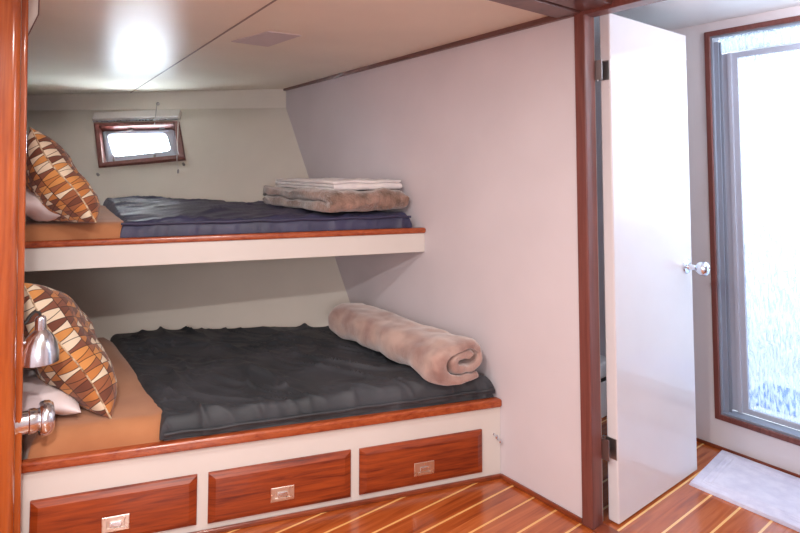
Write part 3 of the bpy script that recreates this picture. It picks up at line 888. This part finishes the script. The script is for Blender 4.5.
obj('bulb', bm, M_pillowcase, t)
t = thing('spot_lamp', 'chrome barrel spot lamp with a round flange below the bell shaded lamp', 'lamp', (.213, 2.395, .52))
Mx = frame_M((.190, 2.395, .517), (0, 1, 0), (0, 0, 1), (1, 0, 0))
bm = bmesh.new(); lathe(bm, [(0, 0), (.040, 0), (.040, .008), (.038, .012), (.038, .040), (.042, .044), (.042, .060), (.038, .066), (.038, .080)], Mx, 36)
obj('barrel', bm, M_chrome, t)
bm = bmesh.new(); lathe(bm, [(.030, .074), (.052, .074), (.058, .080), (.060, .092), (.057, .106), (.048, .116), (.042, .110), (.030, .102), (.010, .100), (0, .100)], Mx, 40)
obj('flange', bm, M_chrome, t)

# ------------------------------------------------------------------ open door with hinges and knob
DX0, DX1, DY0, DY1 = 2.090, 2.752, 1.278, 1.326
d = bpy.data.objects.new('door_1', None); COL.objects.link(d); d.location = (DX0, DY1, .012)
struct(d, 'glossy white cabin door standing open into the passage')
bm = bmesh.new(); box(bm, DX0, DX1, DY0, DY1, .005, 2.038, .007, 3); obj('door_leaf', bm, M_door, d)
for zc in (1.800, .290):
    bm = bmesh.new()
    box(bm, DX0-.002, DX0+.0005, DY0+.004, DY1+.004, zc-.040, zc+.040)
    box(bm, XW+.059, XW+.0625, DY1-.030, DY1+.012, zc-.040, zc+.040)
    h = obj('hinge', bm, M_steel, d, smooth=False)
    bm = bmesh.new()
    for k in range(5):
        tube(bm, [(DX0-.012, DY1+.004, zc-.043+k*.0175), (DX0-.012, DY1+.004, zc-.043+k*.0175+.0155)], .006, 10)
    obj('hinge_knuckle', bm, M_steel, d)
bm = bmesh.new()
Mk = frame_M((2.690, DY0, .944), (1, 0, 0), (0, 0, 1), (0, -1, 0))
lathe(bm, [(0, 0), (.034, 0), (.034, .004), (.030, .009), (.016, .012), (.012, .018), (.012, .042), (.014, .048), (.024, .056), (.031, .068), (.033, .080), (.030, .092), (.020, .100), (.010, .102), (.009, .099), (0, .099)], Mk, 36)
obj('knob', bm, M_chrome, d)
Mk = frame_M((2.690, DY1, .944), (1, 0, 0), (0, 0, 1), (0, 1, 0))
bm = bmesh.new()
lathe(bm, [(0, 0), (.034, 0), (.034, .004), (.030, .009), (.016, .012), (.012, .018), (.012, .042), (.014, .048), (.024, .056), (.031, .068), (.033, .080), (.030, .092), (.020, .100), (0, .101)], Mk, 36)
obj('knob', bm, M_chrome, d)

# ------------------------------------------------------------------ shower opening: timber surround, aluminium frame, rain glass
w = bpy.data.objects.new('window_2', None); COL.objects.link(w); w.location = (X2, .8, .147)
struct(w, 'tall frosted shower screen in a mahogany surround')
def rect_frame(bm, x0, x1, y0, y1, z0, z1, wd, bev=.004):
    box(bm, x0, x1, y0, y0+wd, z0, z1, bev); box(bm, x0, x1, y1-wd, y1, z0, z1, bev)
    box(bm, x0+.0005, x1-.0005, y0+wd*.5, y1-wd*.5, z0, z0+wd, bev); box(bm, x0+.0005, x1-.0005, y0+wd*.5, y1-wd*.5, z1-wd, z1, bev)
bm = bmesh.new(); rect_frame(bm, X2-.014, X2+.004, .22, 1.322, .147, 2.103, .026); obj('window_frame', bm, M_jamb, w)
bm = bmesh.new()
rect_frame(bm, X2+.004, X2+.075, .246, 1.300, .170, 2.080, .012, .002)
box(bm, X2+.022, X2+.030, 1.268, 1.290, .18, 2.05, .002)
box(bm, X2+.045, X2+.051, 1.262, 1.290, .18, 2.05, .002)
obj('sliding_track', bm, M_track, w)
bm = bmesh.new()
box(bm, X2+.034, X2+.040, .26, 1.262, 1.990, 2.070, .001)
obj('head_panel', bm, M_rain, w)
bm = bmesh.new()
box(bm, 3.122, 3.152, 1.196, 1.275, .185, 1.990, .004, 2)
box(bm, 3.110, 3.124, 1.222, 1.242, .185, 1.990, .003, 2)
box(bm, 3.122, 3.152, .26, .32, .185, 1.990, .004, 2)
box(bm, 3.122, 3.152, .30, 1.20, .185, .212, .004, 2)
box(bm, 3.122, 3.152, .30, 1.20, 1.962, 1.990, .004, 2)
obj('sash', bm, M_alupaint, w)
bm = bmesh.new(); box(bm, 3.134, 3.140, .30, 1.21, .20, 1.97); obj('glass_pane', bm, M_rain, w, smooth=False)
# pale blue vinyl mat lying in the shower
bm = bmesh.new(); box(bm, 3.42, 3.80, .45, 1.36, .131, .143, .004)
tag(obj('shower_mat', bm, M_bluemat, origin=(3.6, .9, .131)), 'pale blue mat blurred behind the frosted shower glass', 'mat')

# ------------------------------------------------------------------ bath mat and bin in the passage
t = bmesh.new()
mx0, mx1, my0, my1 = 2.604, 3.030, .45, 1.262
def mat_pt(a, b):
    x = lerp(mx0, mx1, a); y = lerp(my0, my1, b)
    e = min(x-mx0, mx1-x, y-my0, my1-y)
    z = .014*math.sqrt(max(0, 1-(1-min(1, e/.012))**2))
    for r0 in (.045, .062, .079): 
        if abs(e-r0) < .006: z += .0035*(1-(abs(e-r0)/.006)**2)
    z += .002*noise.noise(Vector((x*14, y*14, 1)))*min(1, e/.02)
    x += (y-1.26)*.0 + .008*noise.noise(Vector((y*3, 2, 2)))*(1-a); 
    return (x, y + .05*(a-.3)*(1 if b > .9 else 1)*b*.8, .0015+max(0, z))
V = grid(t, mat_pt, 90, 150)
ring = [V[i][0] for i in range(91)] + [V[90][j] for j in range(1, 151)] + [V[i][150] for i in range(89, -1, -1)] + [V[0][j] for j in range(149, 0, -1)]
low = [t.verts.new((v.co.x, v.co.y, .0005)) for v in ring]
for k in range(len(ring)): t.faces.new((ring[k], low[k], low[(k+1) % len(ring)], ring[(k+1) % len(ring)]))
t.faces.new(low)
tag(obj('bath_mat', t, M_mat, origin=(2.8, .85, .0005)), 'pale grey bath mat with ribbed border on the floor by the shower', 'mat')

tb = thing('waste_bin', 'white lidded bin seen through the gap behind the door hinge', 'bin', (2.96, 1.96, 0))
bm = bmesh.new(); box(bm, 2.87, 3.040, 1.86, 2.06, .001, .205, .012, 3); obj('bin_body', bm, M_bin, tb)
bm = bmesh.new(); box(bm, 2.865, 3.041, 1.855, 2.065, .212, .305, .03, 4); obj('bin_lid', bm, M_bin, tb)
bm = bmesh.new(); box(bm, 2.872, 3.038, 1.862, 2.058, .2, .215); obj('bin_rim', bm, M_rubber, tb)
